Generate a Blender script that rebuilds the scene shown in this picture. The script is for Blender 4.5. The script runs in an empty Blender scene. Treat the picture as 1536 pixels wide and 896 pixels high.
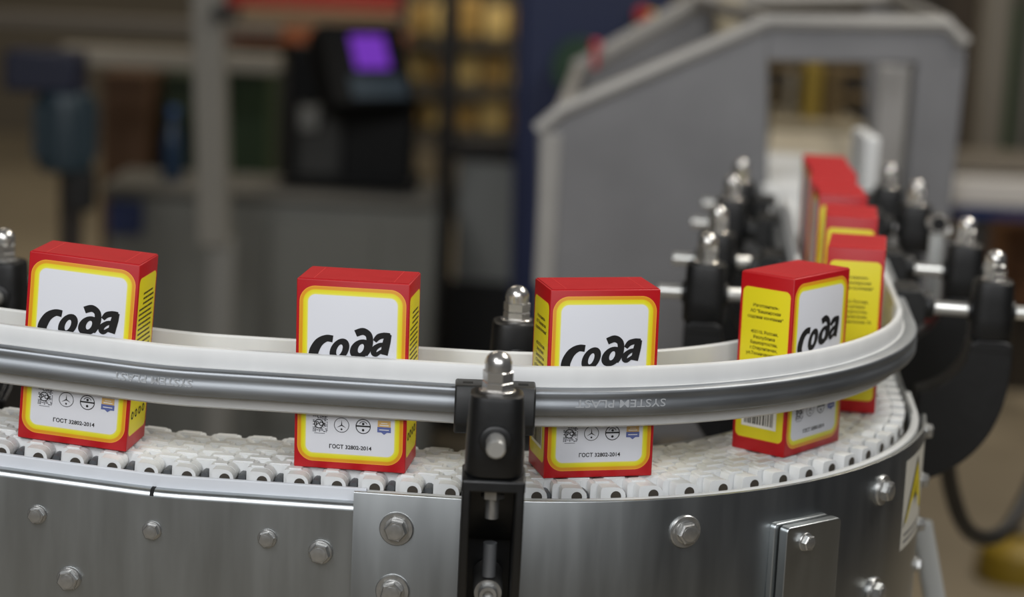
import bpy, bmesh, math, random
from mathutils import Vector, Matrix, Euler
random.seed(7)
S = bpy.context.scene
COL = S.collection
rad = math.radians

# ---------------------------------------------------------------- camera, light, exposure
FPX, PITCH, ROLL, CAMH = 3197.95, rad(10.6589), rad(2.6741), 0.35087
cam = bpy.data.cameras.new('camera'); cam.sensor_width = 36.0; cam.lens = FPX / 1536 * 36
cam.clip_start = 0.02; cam.clip_end = 60
camo = bpy.data.objects.new('camera', cam); COL.objects.link(camo)
camo.location = (0, 0, CAMH)
camo.matrix_world = Matrix.Translation((0, 0, CAMH)) @ Matrix.Rotation(math.pi/2 - PITCH, 4, 'X') @ Matrix.Rotation(ROLL, 4, 'Z')
S.camera = camo
cam.dof.use_dof = True; cam.dof.focus_distance = 1.30; cam.dof.aperture_fstop = 4.2

wd = bpy.data.worlds.new('hall_air'); S.world = wd; wd.use_nodes = True
wd.node_tree.nodes['Background'].inputs[0].default_value = (0.75, 0.8, 0.9, 1)
wd.node_tree.nodes['Background'].inputs[1].default_value = 0.3

def area(name, loc, target, sx, sy, power, color=(1, 1, 1)):
    l = bpy.data.lights.new(name, 'AREA'); l.shape = 'RECTANGLE'; l.size = sx; l.size_y = sy
    l.energy = power; l.color = color
    o = bpy.data.objects.new(name, l); COL.objects.link(o)
    o.location = loc
    o.rotation_euler = (Vector(target) - Vector(loc)).to_track_quat('-Z', 'Y').to_euler()
    return o
area('hall_lamp_front', (0.0, -0.80, 1.25), (0.1, 1.38, 0), 2.2, 1.1, 37, (0.97, 0.98, 1.0))
area('hall_lamp_side', (1.30, 1.85, 1.9), (0.1, 1.4, 0), 0.8, 0.9, 30, (1, 0.97, 0.92))
area('fill_left', (-1.9, -1.7, 3.2), (-1.5, -1.2, -0.9), 0.5, 1.8, 95, (0.97, 0.98, 1.0))  # added unseen fill: brightens the floor mirrored in the inlet side plate
area('fill_rack', (-0.2, 6.9, 2.2), (-0.15, 8.2, 0.1), 0.3, 1.2, 45, (1, 0.88, 0.68))  # added unseen fill that brightens the sacks on the far rack
area('hall_lamp_far', (-1.5, 5.2, 3.3), (-1.0, 5.0, -0.9), 0.4, 1.6, 23, (1, 0.9, 0.75))
area('fill_aisle', (1.9, 4.3, 3.3), (1.9, 5.6, -0.6), 0.4, 1.6, 75, (1, 0.9, 0.75))  # unseen fill, placed to brighten the far white beam and the floor there

S.view_settings.view_transform = 'Standard'; S.view_settings.look = 'None'
S.view_settings.gamma = 1.0; S.view_settings.use_curve_mapping = False
S.view_settings.exposure = 0.04

# ---------------------------------------------------------------- pixel -> direction helpers
def ray(px, py):
    du, dv = px - 768, py - 448
    cr, sr = math.cos(ROLL), math.sin(ROLL)
    u = cr*du + sr*dv; v = -sr*du + cr*dv
    s, co = math.sin(PITCH), math.cos(PITCH)
    return Vector((0, 0, CAMH)), Vector((u/FPX, co - s*v/FPX, -s - co*v/FPX))
def at_y(px, py, Y):
    o, d = ray(px, py); return o + d*(Y/d.y)
def at_z(px, py, Z):
    o, d = ray(px, py); return o + d*((Z - o.z)/d.z)
CX, CY = -0.015, 1.553            # centre of the belt's bend
def at_cyl(px, py, R):
    o, d = ray(px, py); ox, oy = o.x-CX, o.y-CY
    a = d.x*d.x + d.y*d.y; b = 2*(ox*d.x + oy*d.y); c = ox*ox + oy*oy - R*R
    t = (-b - math.sqrt(max(0, b*b - 4*a*c)))/(2*a); return o + d*t

# ---------------------------------------------------------------- materials
def lin(c):
    return tuple(((v/255)/12.92 if v/255 <= 0.04045 else ((v/255+0.055)/1.055)**2.4) for v in c)
MATS = {}
def mat(name, rgb, rough=0.5, metal=0.0, noise=0.0, nscale=40, bump=0.0, stretch=(1, 1, 1), spec=None, sss=0.0, emit=None, coat=0.0, trans=0.0):
    if name in MATS: return MATS[name]
    m = bpy.data.materials.new(name); m.use_nodes = True; nt = m.node_tree; b = nt.nodes['Principled BSDF']
    c = lin(rgb) + (1,)
    b.inputs['Base Color'].default_value = c; b.inputs['Roughness'].default_value = rough; b.inputs['Metallic'].default_value = metal
    if spec is not None: b.inputs['Specular IOR Level'].default_value = spec
    if sss: 
        b.inputs['Subsurface Weight'].default_value = sss; b.inputs['Subsurface Radius'].default_value = (1, 1, 1); b.inputs['Subsurface Scale'].default_value = 0.004
    if coat: b.inputs['Coat Weight'].default_value = coat
    if trans: b.inputs['Transmission Weight'].default_value = trans
    if emit: b.inputs['Emission Color'].default_value = lin(emit[0]) + (1,); b.inputs['Emission Strength'].default_value = emit[1]
    if noise or bump:
        tc = nt.nodes.new('ShaderNodeTexCoord'); mp = nt.nodes.new('ShaderNodeMapping'); mp.inputs['Scale'].default_value = stretch
        n = nt.nodes.new('ShaderNodeTexNoise'); n.inputs['Scale'].default_value = nscale; n.inputs['Detail'].default_value = 5
        nt.links.new(tc.outputs['Object'], mp.inputs[0]); nt.links.new(mp.outputs[0], n.inputs['Vector'])
        if noise:
            r = nt.nodes.new('ShaderNodeMapRange'); r.inputs['From Min'].default_value = 0.3; r.inputs['From Max'].default_value = 0.7
            r.inputs['To Min'].default_value = 1-noise; r.inputs['To Max'].default_value = 1+noise*0.4
            nt.links.new(n.outputs[0], r.inputs[0])
            mx = nt.nodes.new('ShaderNodeMix'); mx.data_type = 'RGBA'; mx.blend_type = 'MULTIPLY'; mx.inputs[0].default_value = 1
            mx.inputs[6].default_value = c; nt.links.new(r.outputs[0], mx.inputs[7]); nt.links.new(mx.outputs[2], b.inputs['Base Color'])
            r2 = nt.nodes.new('ShaderNodeMapRange'); r2.inputs['To Min'].default_value = max(0, rough-0.06); r2.inputs['To Max'].default_value = min(1, rough+0.08)
            nt.links.new(n.outputs[0], r2.inputs[0]); nt.links.new(r2.outputs[0], b.inputs['Roughness'])
        if bump:
            bp = nt.nodes.new('ShaderNodeBump'); bp.inputs['Strength'].default_value = bump; bp.inputs['Distance'].default_value = 0.001
            nt.links.new(n.outputs[0], bp.inputs['Height']); nt.links.new(bp.outputs[0], b.inputs['Normal'])
    MATS[name] = m; return m

STEEL = mat('brushed_steel', (176, 180, 181), 0.34, 1, 0.10, 60, 0.05, (1, 1, 0.12))
STEEL_L = mat('rolled_steel', (150, 154, 158), 0.5, 1, 0.14, 90, 0.06, (0.25, 0.25, 3))
CHROME = mat('chrome', (206, 204, 200), 0.24, 0.88)
ZINC = mat('zinc_bolt', (178, 178, 176), 0.32, 0.85, 0.12, 300, 0.08)
BLACK = mat('black_plastic', (10, 11, 12), 0.45, 0, 0.1, 200, 0.04)
BLACK_D = mat('worn_black_plastic', (27, 28, 28), 0.5, 0, 0.25, 120, 0.05)
UHMW = mat('white_guide_plastic', (214, 215, 214), 0.42, 0, 0.05, 50, 0.02, (1, 1, 0.3), sss=0.15)
LINKW = mat('white_link_plastic', (224, 226, 226), 0.36, 0, 0.05, 90, 0.02, sss=0.1)
STRIPW = mat('pale_wear_strip', (216, 220, 226), 0.45, 0, 0.05, 30)
PINM = mat('hinge_pin_grey', (92, 95, 98), 0.45, 0.3)
HOLEM = mat('bore_dark', (60, 54, 46), 0.7)
REDP = mat('red_print', (180, 16, 24), 0.5, 0, 0.05, 60, 0.03)
INK = mat('black_ink', (18, 17, 18), 0.5)
INKG = mat('grey_ink', (92, 92, 98), 0.5)
INKB = mat('blue_ink', (92, 104, 160), 0.5)
INKO = mat('orange_ink', (214, 176, 110), 0.5)
INKW = mat('white_ink', (228, 228, 226), 0.5)
INKBR = mat('brown_ink', (78, 66, 20), 0.5)

def math_node(nt, op, a, b=None, c=None):
    n = nt.nodes.new('ShaderNodeMath'); n.operation = op
    for i, v in enumerate((a, b, c)):
        if v is None: continue
        if isinstance(v, (int, float)): n.inputs[i].default_value = v
        else: nt.links.new(v, n.inputs[i])
    return n.outputs[0]

def carton_material(name, axis, hw, zc, hh, r, stops):
    """Flat print of a carton: nested rounded frames given by their distance to the panel's edge."""
    m = bpy.data.materials.new(name); m.use_nodes = True; nt = m.node_tree; b = nt.nodes['Principled BSDF']
    tc = nt.nodes.new('ShaderNodeTexCoord'); sp = nt.nodes.new('ShaderNodeSeparateXYZ'); nt.links.new(tc.outputs['Object'], sp.inputs[0])
    u = sp.outputs[axis]; z = sp.outputs[2]
    qx = math_node(nt, 'SUBTRACT', math_node(nt, 'ABSOLUTE', u), hw - r)
    qz = math_node(nt, 'SUBTRACT', math_node(nt, 'ABSOLUTE', math_node(nt, 'SUBTRACT', z, zc)), hh - r)
    mx = math_node(nt, 'MAXIMUM', qx, 0.0); mz = math_node(nt, 'MAXIMUM', qz, 0.0)
    ln = math_node(nt, 'SQRT', math_node(nt, 'ADD', math_node(nt, 'MULTIPLY', mx, mx), math_node(nt, 'MULTIPLY', mz, mz)))
    inn = math_node(nt, 'MINIMUM', math_node(nt, 'MAXIMUM', qx, qz), 0.0)
    sd = math_node(nt, 'SUBTRACT', math_node(nt, 'ADD', ln, inn), r)       # < 0 inside
    t = math_node(nt, 'MULTIPLY', sd, -100.0)                              # 0..1 over 10 mm inward
    cr = nt.nodes.new('ShaderNodeValToRGB'); nt.links.new(t, cr.inputs[0])
    e = cr.color_ramp.elements
    e[0].position, e[0].color = stops[0][0], lin(stops[0][1]) + (1,)
    e[1].position, e[1].color = stops[-1][0], lin(stops[-1][1]) + (1,)
    for p, col in stops[1:-1]:
        k = e.new(p); k.color = lin(col) + (1,)
    nt.links.new(cr.outputs[0], b.inputs['Base Color']); b.inputs['Roughness'].default_value = 0.4
    return m
BW, BD, BH = 0.0694, 0.0404, 0.118
RED = (180, 14, 24); YEL = (226, 212, 32); ORG = (222, 152, 30); WHT = (224, 226, 232)
FRONTM = carton_material('carton_front_print', 0, BW/2-0.0019, BH/2+0.0002, BH/2-0.0042, 0.0100,
    [(0.0, RED), (0.004, (240, 170, 60)), (0.03, (240, 168, 50)), (0.05, ORG), (0.19, ORG), (0.26, YEL), (0.40, (230, 222, 40)), (0.50, (232, 226, 90)), (0.56, WHT)])
SIDEM = carton_material('carton_side_print', 1, BD/2-0.0020, BH/2-0.0002, BH/2-0.0088, 0.0040,
    [(0.0, RED), (0.004, (235, 150, 40)), (0.035, (228, 190, 36)), (0.07, YEL), (1.0, YEL)])

# ---------------------------------------------------------------- mesh helpers
class MB:
    def __init__(s): s.v = []; s.f = []; s.m = []; s.cur = 0
    def add(s, vs, fs, M=None):
        o = len(s.v)
        s.v += [tuple((M @ Vector(p)) if M is not None else p) for p in vs]
        s.f += [tuple(i+o for i in f) for f in fs]; s.m += [s.cur]*len(fs); return s
    def box(s, c, d, M=None):
        x, y, z = c; a, b, h = d[0]/2, d[1]/2, d[2]/2
        vs = [(x+i*a, y+j*b, z+k*h) for i in (-1, 1) for j in (-1, 1) for k in (-1, 1)]
        return s.add(vs, [(0, 1, 3, 2), (4, 6, 7, 5), (0, 4, 5, 1), (2, 3, 7, 6), (0, 2, 6, 4), (1, 5, 7, 3)], M)
    def prism(s, poly, y0, y1, M=None):
        """poly in (x, z), extruded along y"""
        n = len(poly)
        ar = sum(poly[i][0]*poly[(i+1) % n][1] - poly[(i+1) % n][0]*poly[i][1] for i in range(n))
        if ar < 0: poly = poly[::-1]
        vs = [(p[0], y0, p[1]) for p in poly] + [(p[0], y1, p[1]) for p in poly]
        fs = [tuple(range(n)), tuple(range(2*n-1, n-1, -1))]
        fs += [(i, i+n, (i+1) % n+n, (i+1) % n) for i in range(n)]
        return s.add(vs, fs, M)
    def lathe(s, prof, seg=24, M=None, sx=1.0, sq=None):
        """prof: (r, z) from bottom to top around z; capped. sq: superellipse exponent"""
        vs = []; n = len(prof)
        for r, z in prof:
            for k in range(seg):
                a = 2*math.pi*(k+0.5)/seg; ca, sa = math.cos(a), math.sin(a); f = 1.0
                if sq: f = (abs(ca)**sq + abs(sa)**sq)**(-1/sq)
                vs.append((r*f*ca*sx, r*f*sa, z))
        fs = [tuple(range(seg-1, -1, -1)), tuple((n-1)*seg+k for k in range(seg))]
        for i in range(n-1):
            for k in range(seg):
                k2 = (k+1) % seg
                fs.append((i*seg+k, i*seg+k2, (i+1)*seg+k2, (i+1)*seg+k))
        return s.add(vs, fs, M)
    def tube(s, pts, r, seg=10, M=None):
        pts = [Vector(p) for p in pts]; vs = []; up = Vector((0, 0, 1))
        for i, p in enumerate(pts):
            t = (pts[min(i+1, len(pts)-1)] - pts[max(i-1, 0)]).normalized()
            a = t.cross(up)
            if a.length < 1e-3: a = t.cross(Vector((0, 1, 0)))
            a.normalize(); b = a.cross(t).normalized()
            for k in range(seg):
                q = 2*math.pi*k/seg; vs.append(tuple(p + a*(r*math.cos(q)) + b*(r*math.sin(q))))
        n = len(pts); fs = [tuple(range(seg)), tuple((n-1)*seg+k for k in range(seg-1, -1, -1))]
        for i in range(n-1):
            for k in range(seg):
                k2 = (k+1) % seg; fs.append((i*seg+k, (i+1)*seg+k, (i+1)*seg+k2, i*seg+k2))
        return s.add(vs, fs, M)
    def loft(s, rings, close=True):
        n = len(rings[0]); vs = [p for r in rings for p in r]; fs = []
        for i in range(len(rings)-1):
            for k in range(n if close else n-1):
                k2 = (k+1) % n; fs.append((i*n+k, i*n+k2, (i+1)*n+k2, (i+1)*n+k))
        if close:
            fs.append(tuple(range(n-1, -1, -1))); fs.append(tuple((len(rings)-1)*n+k for k in range(n)))
        return s.add(vs, fs)
    def mesh(s, name, mats, smooth=35):
        me = bpy.data.meshes.new(name); me.from_pydata(s.v, [], s.f)
        for m in (mats if isinstance(mats, (list, tuple)) else [mats]): me.materials.append(m)
        for p, k in zip(me.polygons, s.m): p.material_index = k
        bm = bmesh.new(); bm.from_mesh(me); bmesh.ops.recalc_face_normals(bm, faces=bm.faces); bm.to_mesh(me); bm.free()
        if smooth:
            for p in me.polygons: p.use_smooth = True
            me.set_sharp_from_angle(angle=rad(smooth))
        me.update(); return me
    def build(s, name, mats, parent=None, world=False, bevel=0, smooth=35, seg=2):
        if world and parent is not None:
            l = parent.location; s.v = [(a-l.x, b-l.y, c-l.z) for a, b, c in s.v]
        o = put(name, s.mesh(name, mats, smooth), parent)
        if bevel: bev(o, bevel, seg)
        return o
def bev(o, w, seg=2):
    m = o.modifiers.new('edge', 'BEVEL'); m.width = w; m.segments = seg; m.limit_method = 'ANGLE'; m.angle_limit = rad(40)
    m.harden_normals = False
def put(name, me, parent=None):
    o = bpy.data.objects.new(name, me); COL.objects.link(o)
    if parent is not None: o.parent = parent
    return o
def tag(o, label, cat, group=None, kind=None):
    o['label'] = label
    if cat: o['category'] = cat
    if group: o['group'] = group
    if kind: o['kind'] = kind
    return o
def thing(name, loc, label, cat, group=None, rz=0.0):
    o = bpy.data.objects.new(name, None); COL.objects.link(o); o.location = loc; o.rotation_euler = (0, 0, rz)
    o.empty_display_size = 0.02
    return tag(o, label, cat, group)
def copy_tree(o, parent=None):
    c = o.copy(); COL.objects.link(c); c.parent = parent
    for ch in o.children: copy_tree(ch, c)
    return c
def text_mesh(body, size, bold=0.0, align='CENTER', shear=0.0):
    c = bpy.data.curves.new('t', 'FONT'); c.body = body; c.size = size; c.align_x = align; c.offset = bold; c.shear = shear
    c.resolution_u = 3; c.fill_mode = 'FRONT'
    o = bpy.data.objects.new('t', c); COL.objects.link(o)
    dg = bpy.context.evaluated_depsgraph_get(); me = bpy.data.meshes.new_from_object(o.evaluated_get(dg))
    vs = [tuple(v.co) for v in me.vertices]; fs = [tuple(p.vertices) for p in me.polygons]
    bpy.data.objects.remove(o); bpy.data.curves.remove(c); bpy.data.meshes.remove(me)
    return vs, fs

# ---------------------------------------------------------------- the belt's path (plan) and its rise on the inlet side
RC = 0.264; PH0, PH1 = rad(-94.0), rad(-5.3)
LA = RC*(PH1-PH0); KINK = -0.172; SLOPE = math.tan(rad(4.0))
S0, S1 = -0.44, LA + 1.62
def rise(s):
    t = KINK - s
    w = 0.02
    if t < -w: return 0.0
    if t > w: return t*SLOPE
    return SLOPE*(t+w)**2/(4*w)
def path(s, off=0.0, z=0.0):
    if s < 0: ph, e = PH0, s
    elif s > LA: ph, e = PH1, s-LA
    else: ph, e = PH0 + s/RC, 0.0
    n = (math.cos(ph), math.sin(ph)); t = (-math.sin(ph), math.cos(ph))
    return Vector((CX + (RC+off)*n[0] + e*t[0], CY + (RC+off)*n[1] + e*t[1], z + rise(s)))
def heading(s):
    ph = PH0 if s < 0 else PH1 if s > LA else PH0 + s/RC
    return ph + math.pi/2
def s_list(a, b, arc=0.006, st=0.05):
    out = [a]; s = a
    while s < b - 1e-6:
        step = arc if -0.01 < s < LA+0.005 else (0.01 if KINK-0.04 < s < KINK+0.03 else st)
        s = min(b, s+step)
        if b - s < 1e-4: s = b
        out.append(s)
    return out
def sweep(mb, prof, a, b, arc=0.006, close=True):
    return mb.loft([[tuple(path(s, o, z)) for o, z in prof] for s in s_list(a, b, arc)], close)
def rrect(x0, x1, z0, z1, r, n=3):
    p = []
    for cx, cz, a0 in ((x1-r, z1-r, 0), (x0+r, z1-r, 90), (x0+r, z0+r, 180), (x1-r, z0+r, 270)):
        for k in range(n+1):
            a = rad(a0 + 90*k/n); p.append((cx+r*math.cos(a), cz+r*math.sin(a)))
    return p

# ---------------------------------------------------------------- hall shell
FLZ = -0.9
def shell(name, c, d, m):
    o = MB().box((0, 0, 0), d).build(name, m, smooth=0); o.location = c; o['kind'] = 'structure'; return o
FLOORM = mat('hall_floor', (140, 130, 112), 0.5, 0, 0.25, 1.2, 0)
WALLM = mat('hall_wall', (92, 86, 76), 0.8, 0, 0.2, 0.8)
CEILM = mat('hall_ceiling', (160, 162, 166), 0.9, 0, 0.1, 1)
shell('floor', (-1.7, 3, FLZ-0.05), (9.6, 15, 0.1), FLOORM)
shell('wall_back', (-1.7, 10.45, 1.35), (9.6, 0.1, 4.5), WALLM)
shell('wall_left', (-6.45, 3, 1.35), (0.1, 15, 4.5), WALLM)
shell('wall_right', (3.05, 3, 1.35), (0.1, 15, 4.5), mat('dark_wall', (44, 47, 56), 0.8, 0, 0.2, 0.8))
shell('wall_front', (-1.7, -4.45, 1.35), (9.6, 0.1, 4.5), mat('pale_wall', (150, 152, 156), 0.8, 0, 0.2, 0.8))
shell('ceiling', (-1.7, 3, 3.65), (9.6, 15, 0.1), CEILM)

# ---------------------------------------------------------------- conveyor frame
frame = thing('conveyor_frame', (0.1, 1.45, FLZ), 'stainless steel frame of the curved conveyor with bolted side plates', 'conveyor')
def fpart(name, mb, m, bevel=0, **k):
    return mb.build(name, m, frame, world=True, bevel=bevel, **k)
# curved outer plate
POFF = 0.0585
mb = MB(); sweep(mb, rrect(POFF-0.003, POFF, -0.22, -0.0040, 0.0008, 2), -0.0520, LA-0.012, 0.005)
fpart('curved_side_plate', mb, STEEL)
mb = MB(); sweep(mb, rrect(0.0475, 0.0530, -0.22, -0.0050, 0.001, 2), -0.045, LA+0.06, 0.006)
fpart('inner_liner', mb, mat('liner_plastic', (196, 198, 198), 0.45, 0, 0.06, 60))
# plate of the straight inlet section, with a rolled top flange cut by a relief slit
def flange_profile(face, inn, zt, r, th):
    p = [(inn, zt)]
    for k in range(7):
        a = rad(90 - 90*k/6); p.append((face-r+r*math.cos(a), zt-r+r*math.sin(a)))
    p += [(face, -0.22), (face-th, -0.22)]
    for k in range(7):
        a = rad(90*k/6); p.append((face-r+(r-th)*math.cos(a), zt-r+(r-th)*math.sin(a)))
    p.append((inn, zt-th)); return p
FP = flange_profile(0.0553, 0.046, -0.0128, 0.0045, 0.002)
mb = MB(); sweep(mb, FP, S0, -0.035)
fpart('side_plate', mb, STEEL)
SLIT = [(0.0476, -0.0126)] + [(0.0508+0.0047*math.cos(rad(a)), -0.0173+0.0047*math.sin(rad(a))) for a in (90, 70, 50, 30, 10)] + [(0.0540, -0.0175), (0.0476, -0.0150)]
mb = MB(); sweep(mb, SLIT, KINK-0.0052, KINK-0.0028); fpart('relief_slit', mb, mat('slot_black', (6, 6, 6), 0.8))
mb = MB(); sweep(mb, rrect(0.0440, 0.0475, -0.016, -0.0050, 0.0006, 1), S0, -0.046)
fpart('wear_strip', mb, STRIPW)
# straight plates beside the outgoing run, inner plate, belt bed
mb = MB(); sweep(mb, rrect(0.0465, 0.0495, -0.20, -0.0045, 0.0006, 1), LA-0.01, S1)
fpart('side_plate', mb, STEEL)
mb = MB(); sweep(mb, rrect(-0.0475, -0.0445, -0.20, -0.0005, 0.0006, 1), 0.02, S1)
fpart('inner_side_plate', mb, STEEL)
mb = MB(); sweep(mb, rrect(-0.0475, -0.0445, -0.20, -0.0155, 0.0006, 1), S0, 0.02)
fpart('inner_side_plate', mb, STEEL)
mb = MB(); sweep(mb, rrect(-0.044, 0.0435, -0.024, -0.0145, 0.0006, 1), S0, S1)
fpart('belt_bed', mb, mat('bed_plastic', (70, 68, 64), 0.6))
for s in (-0.36, LA*0.5, LA+0.75, LA+1.5):
    for off in (-0.040, 0.040):
        p = path(s, off); fpart('support_leg', MB().box((p.x, p.y, (FLZ-0.16)/2), (0.035, 0.035, -0.16-FLZ)), STEEL, 0.003)
        fpart('foot_plate', MB().lathe([(0.032, FLZ), (0.032, FLZ+0.006), (0.012, FLZ+0.014)], 20, Matrix.Translation((p.x, p.y, 0))), BLACK)

# bolts: axis = local +z (outward)
def hex_profile(mb, r, z0, z1, M=None):
    ch = r*0.12
    vs = []; 
    rings = [(r, z0), (r, z1-ch), (r*0.86, z1)]
    for rr, z in rings:
        for k in range(6): a = rad(60*k+17); vs.append((rr*math.cos(a), rr*math.sin(a), z))
    fs = [tuple(range(5, -1, -1)), tuple(12+k for k in range(6))]
    for i in range(2):
        for k in range(6): fs.append((i*6+k, i*6+(k+1) % 6, (i+1)*6+(k+1) % 6, (i+1)*6+k))
    mb.add(vs, fs, M)
def bolt_meshes(r, rw, h, hw):
    b = MB(); hex_profile(b, r, hw, hw+h*0.92); b.lathe([(r*0.62, hw+h*0.88), (r*0.66, hw+h), (r*0.5, hw+h*1.03)], 18)
    b.lathe([(r*1.02, hw), (r*1.05, hw+h*0.12), (r*0.95, hw+h*0.16)], 24)
    w = MB().lathe([(rw, 0), (rw, hw*0.6), (rw*0.94, hw), (rw*0.5, hw)], 28)
    return b.mesh('bolt', ZINC, 30), w.mesh('washer', ZINC, 30)
BM_S = bolt_meshes(0.0052, 0.0060, 0.0042, 0.0010)
BM_M = bolt_meshes(0.0066, 0.0076, 0.0055, 0.0014)
BM_L = bolt_meshes(0.0070, 0.0104, 0.0058, 0.0022)
def bolt(parent, meshes, p, ang, tilt=0.0):
    """p: world point on the surface, ang: plan angle of the outward normal"""
    Mx = Matrix.Rotation(ang, 4, 'Z') @ Matrix.Rotation(math.pi/2, 4, 'Y') @ Matrix.Rotation(random.uniform(0, 1), 4, 'Z')
    b = put('bolt', meshes[0], parent); b.matrix_basis = Matrix.Translation(Vector(p)-parent.location) @ Mx
    put('washer', meshes[1], b)
    return b
def cyl_bolt(px, py, meshes, R=RC+POFF):
    p = at_cyl(px, py, R); bolt(frame, meshes, p, math.atan2(p.y-CY, p.x-CX))
for px, py in ((1027, 797), (1322, 735), (1309, 888)): cyl_bolt(px, py, BM_L)
def straight_hit(px, py, off):
    n = Vector((math.cos(PH0), math.sin(PH0), 0)); o, d = ray(px, py)
    p0 = Vector((CX, CY, 0)) + n*(RC+off); t = n.dot(p0-o)/n.dot(d); return o + d*t
for px, py, ms, off in ((595, 793, BM_L, POFF), (589, 886, BM_L, POFF), (56, 772, BM_S, .0553), (228, 796, BM_S, .0553), (401, 808, BM_S, .0553), (481, 828, BM_M, .0553), (104, 868, BM_M, .0553)):
    bolt(frame, ms, straight_hit(px, py, off), PH0)
for px, py in ((1381, 720), (1379, 786), (1371, 846), (1386, 646)):
    ph = rad(-11.5); p = at_y(px-6, py, CY + (RC+POFF)*math.sin(ph)); q = Vector((CX+(RC+POFF)*math.cos(ph), CY+(RC+POFF)*math.sin(ph), p.z))
    bolt(frame, BM_S, q, ph)
# stand-off bracket plate on the curved side
pa = at_cyl(1160, 786, RC+POFF); pb = at_cyl(1240, 776, RC+POFF)
am = (math.atan2(pa.y-CY, pa.x-CX) + math.atan2(pb.y-CY, pb.x-CX))/2
wpl = 2*(RC+POFF)*math.sin((math.atan2(pb.y-CY, pb.x-CX) - math.atan2(pa.y-CY, pa.x-CX))/2)
for k, (o0, o1, sh) in enumerate(((0.0, 0.0035, -0.003), (0.0055, 0.0115, 0.0))):
    ztop = pa.z + (0.001 if k == 0 else 0)
    M = Matrix.Translation((CX+(RC+POFF)*math.cos(am), CY+(RC+POFF)*math.sin(am), 0)) @ Matrix.Rotation(am-math.pi/2, 4, 'Z')
    m2 = MB().prism(rrect(-wpl/2+sh*0+ (0.0 if k else 0.0), wpl/2, ztop-0.13, ztop, 0.003, 3), o0-0.001, o1, M @ Matrix.Translation((0.003*(1-k), 0, 0)))
    fpart('stand_off_plate', m2, STEEL, 0.0006)
p = at_cyl(1208, 813, RC+POFF+0.0115); bolt(frame, BM_S, p, am)
p2 = p.copy(); p2.z -= 0.075; bolt(frame, BM_S, p2, am)

# warning sticker on the curved plate
def cyl_patch(mb, poly, R, n=1):
    vs = [(CX+R*math.cos(a), CY+R*math.sin(a), z) for a, z in poly]
    mb.add(vs, [tuple(range(len(vs)))]); return mb
tl = at_cyl(1354, 772, RC+POFF+0.0004); a0 = math.atan2(tl.y-CY, tl.x-CX); a1 = a0 + rad(12.0); z0 = at_cyl(1355, 822, RC+POFF).z; z1 = z0+0.064
RS = RC+POFF
def strip(mb, a0, a1, z0, z1, R, n=6):
    for k in range(n):
        b0, b1 = a0+(a1-a0)*k/n, a0+(a1-a0)*(k+1)/n; cyl_patch(mb, [(b0, z0), (b1, z0), (b1, z1), (b0, z1)], R)
mb = MB(); strip(mb, a0, a1, z0, z1, RS+0.0003)
stk = fpart('warning_sticker', mb, mat('sticker_white', (198, 196, 186), 0.5))
def tri(mb, k, R, n=8):
    ac, zc = (a0+a1)/2, z0+0.016+(z1-z0-0.018)/3
    hw, h = (a1-a0)/2*0.94*k, (z1-z0-0.019)*k
    zb = zc-h/3
    for i in range(n):
        t0, t1 = i/n, (i+1)/n
        cyl_patch(mb, [(ac-hw*(1-t0), zb+h*t0), (ac+hw*(1-t0), zb+h*t0), (ac+hw*(1-t1)+1e-6, zb+h*t1), (ac-hw*(1-t1)-1e-6, zb+h*t1)], R)
mb = MB(); tri(mb, 1.0, RS+0.0005); o = fpart('triangle_border', mb, INK)
o.parent = stk; o.location = (0, 0, 0)
mb = MB(); tri(mb, 0.86, RS+0.0007); o = fpart('triangle', mb, mat('sticker_yellow', (214, 196, 20), 0.5)); o.parent = stk
mb = MB()
ac = (a0+a1)/2
cyl_patch(mb, [(ac, z0+0.024), (ac+rad(.7), z0+0.034), (ac-rad(.2), z0+0.034), (ac+rad(.5), z0+0.046), (ac-rad(.9), z0+0.032), (ac, z0+0.032)], RS+0.0009)
o = fpart('lightning_mark', mb, INK); o.parent = stk
mb = MB()
for k in range(2): strip(mb, a0+rad(1.2), a1-rad(1.2), z0+0.004+0.005*k, z0+0.0058+0.005*k, RS+0.0005, 4)
o = fpart('sticker_lines', mb, INKG); o.parent = stk

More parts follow.
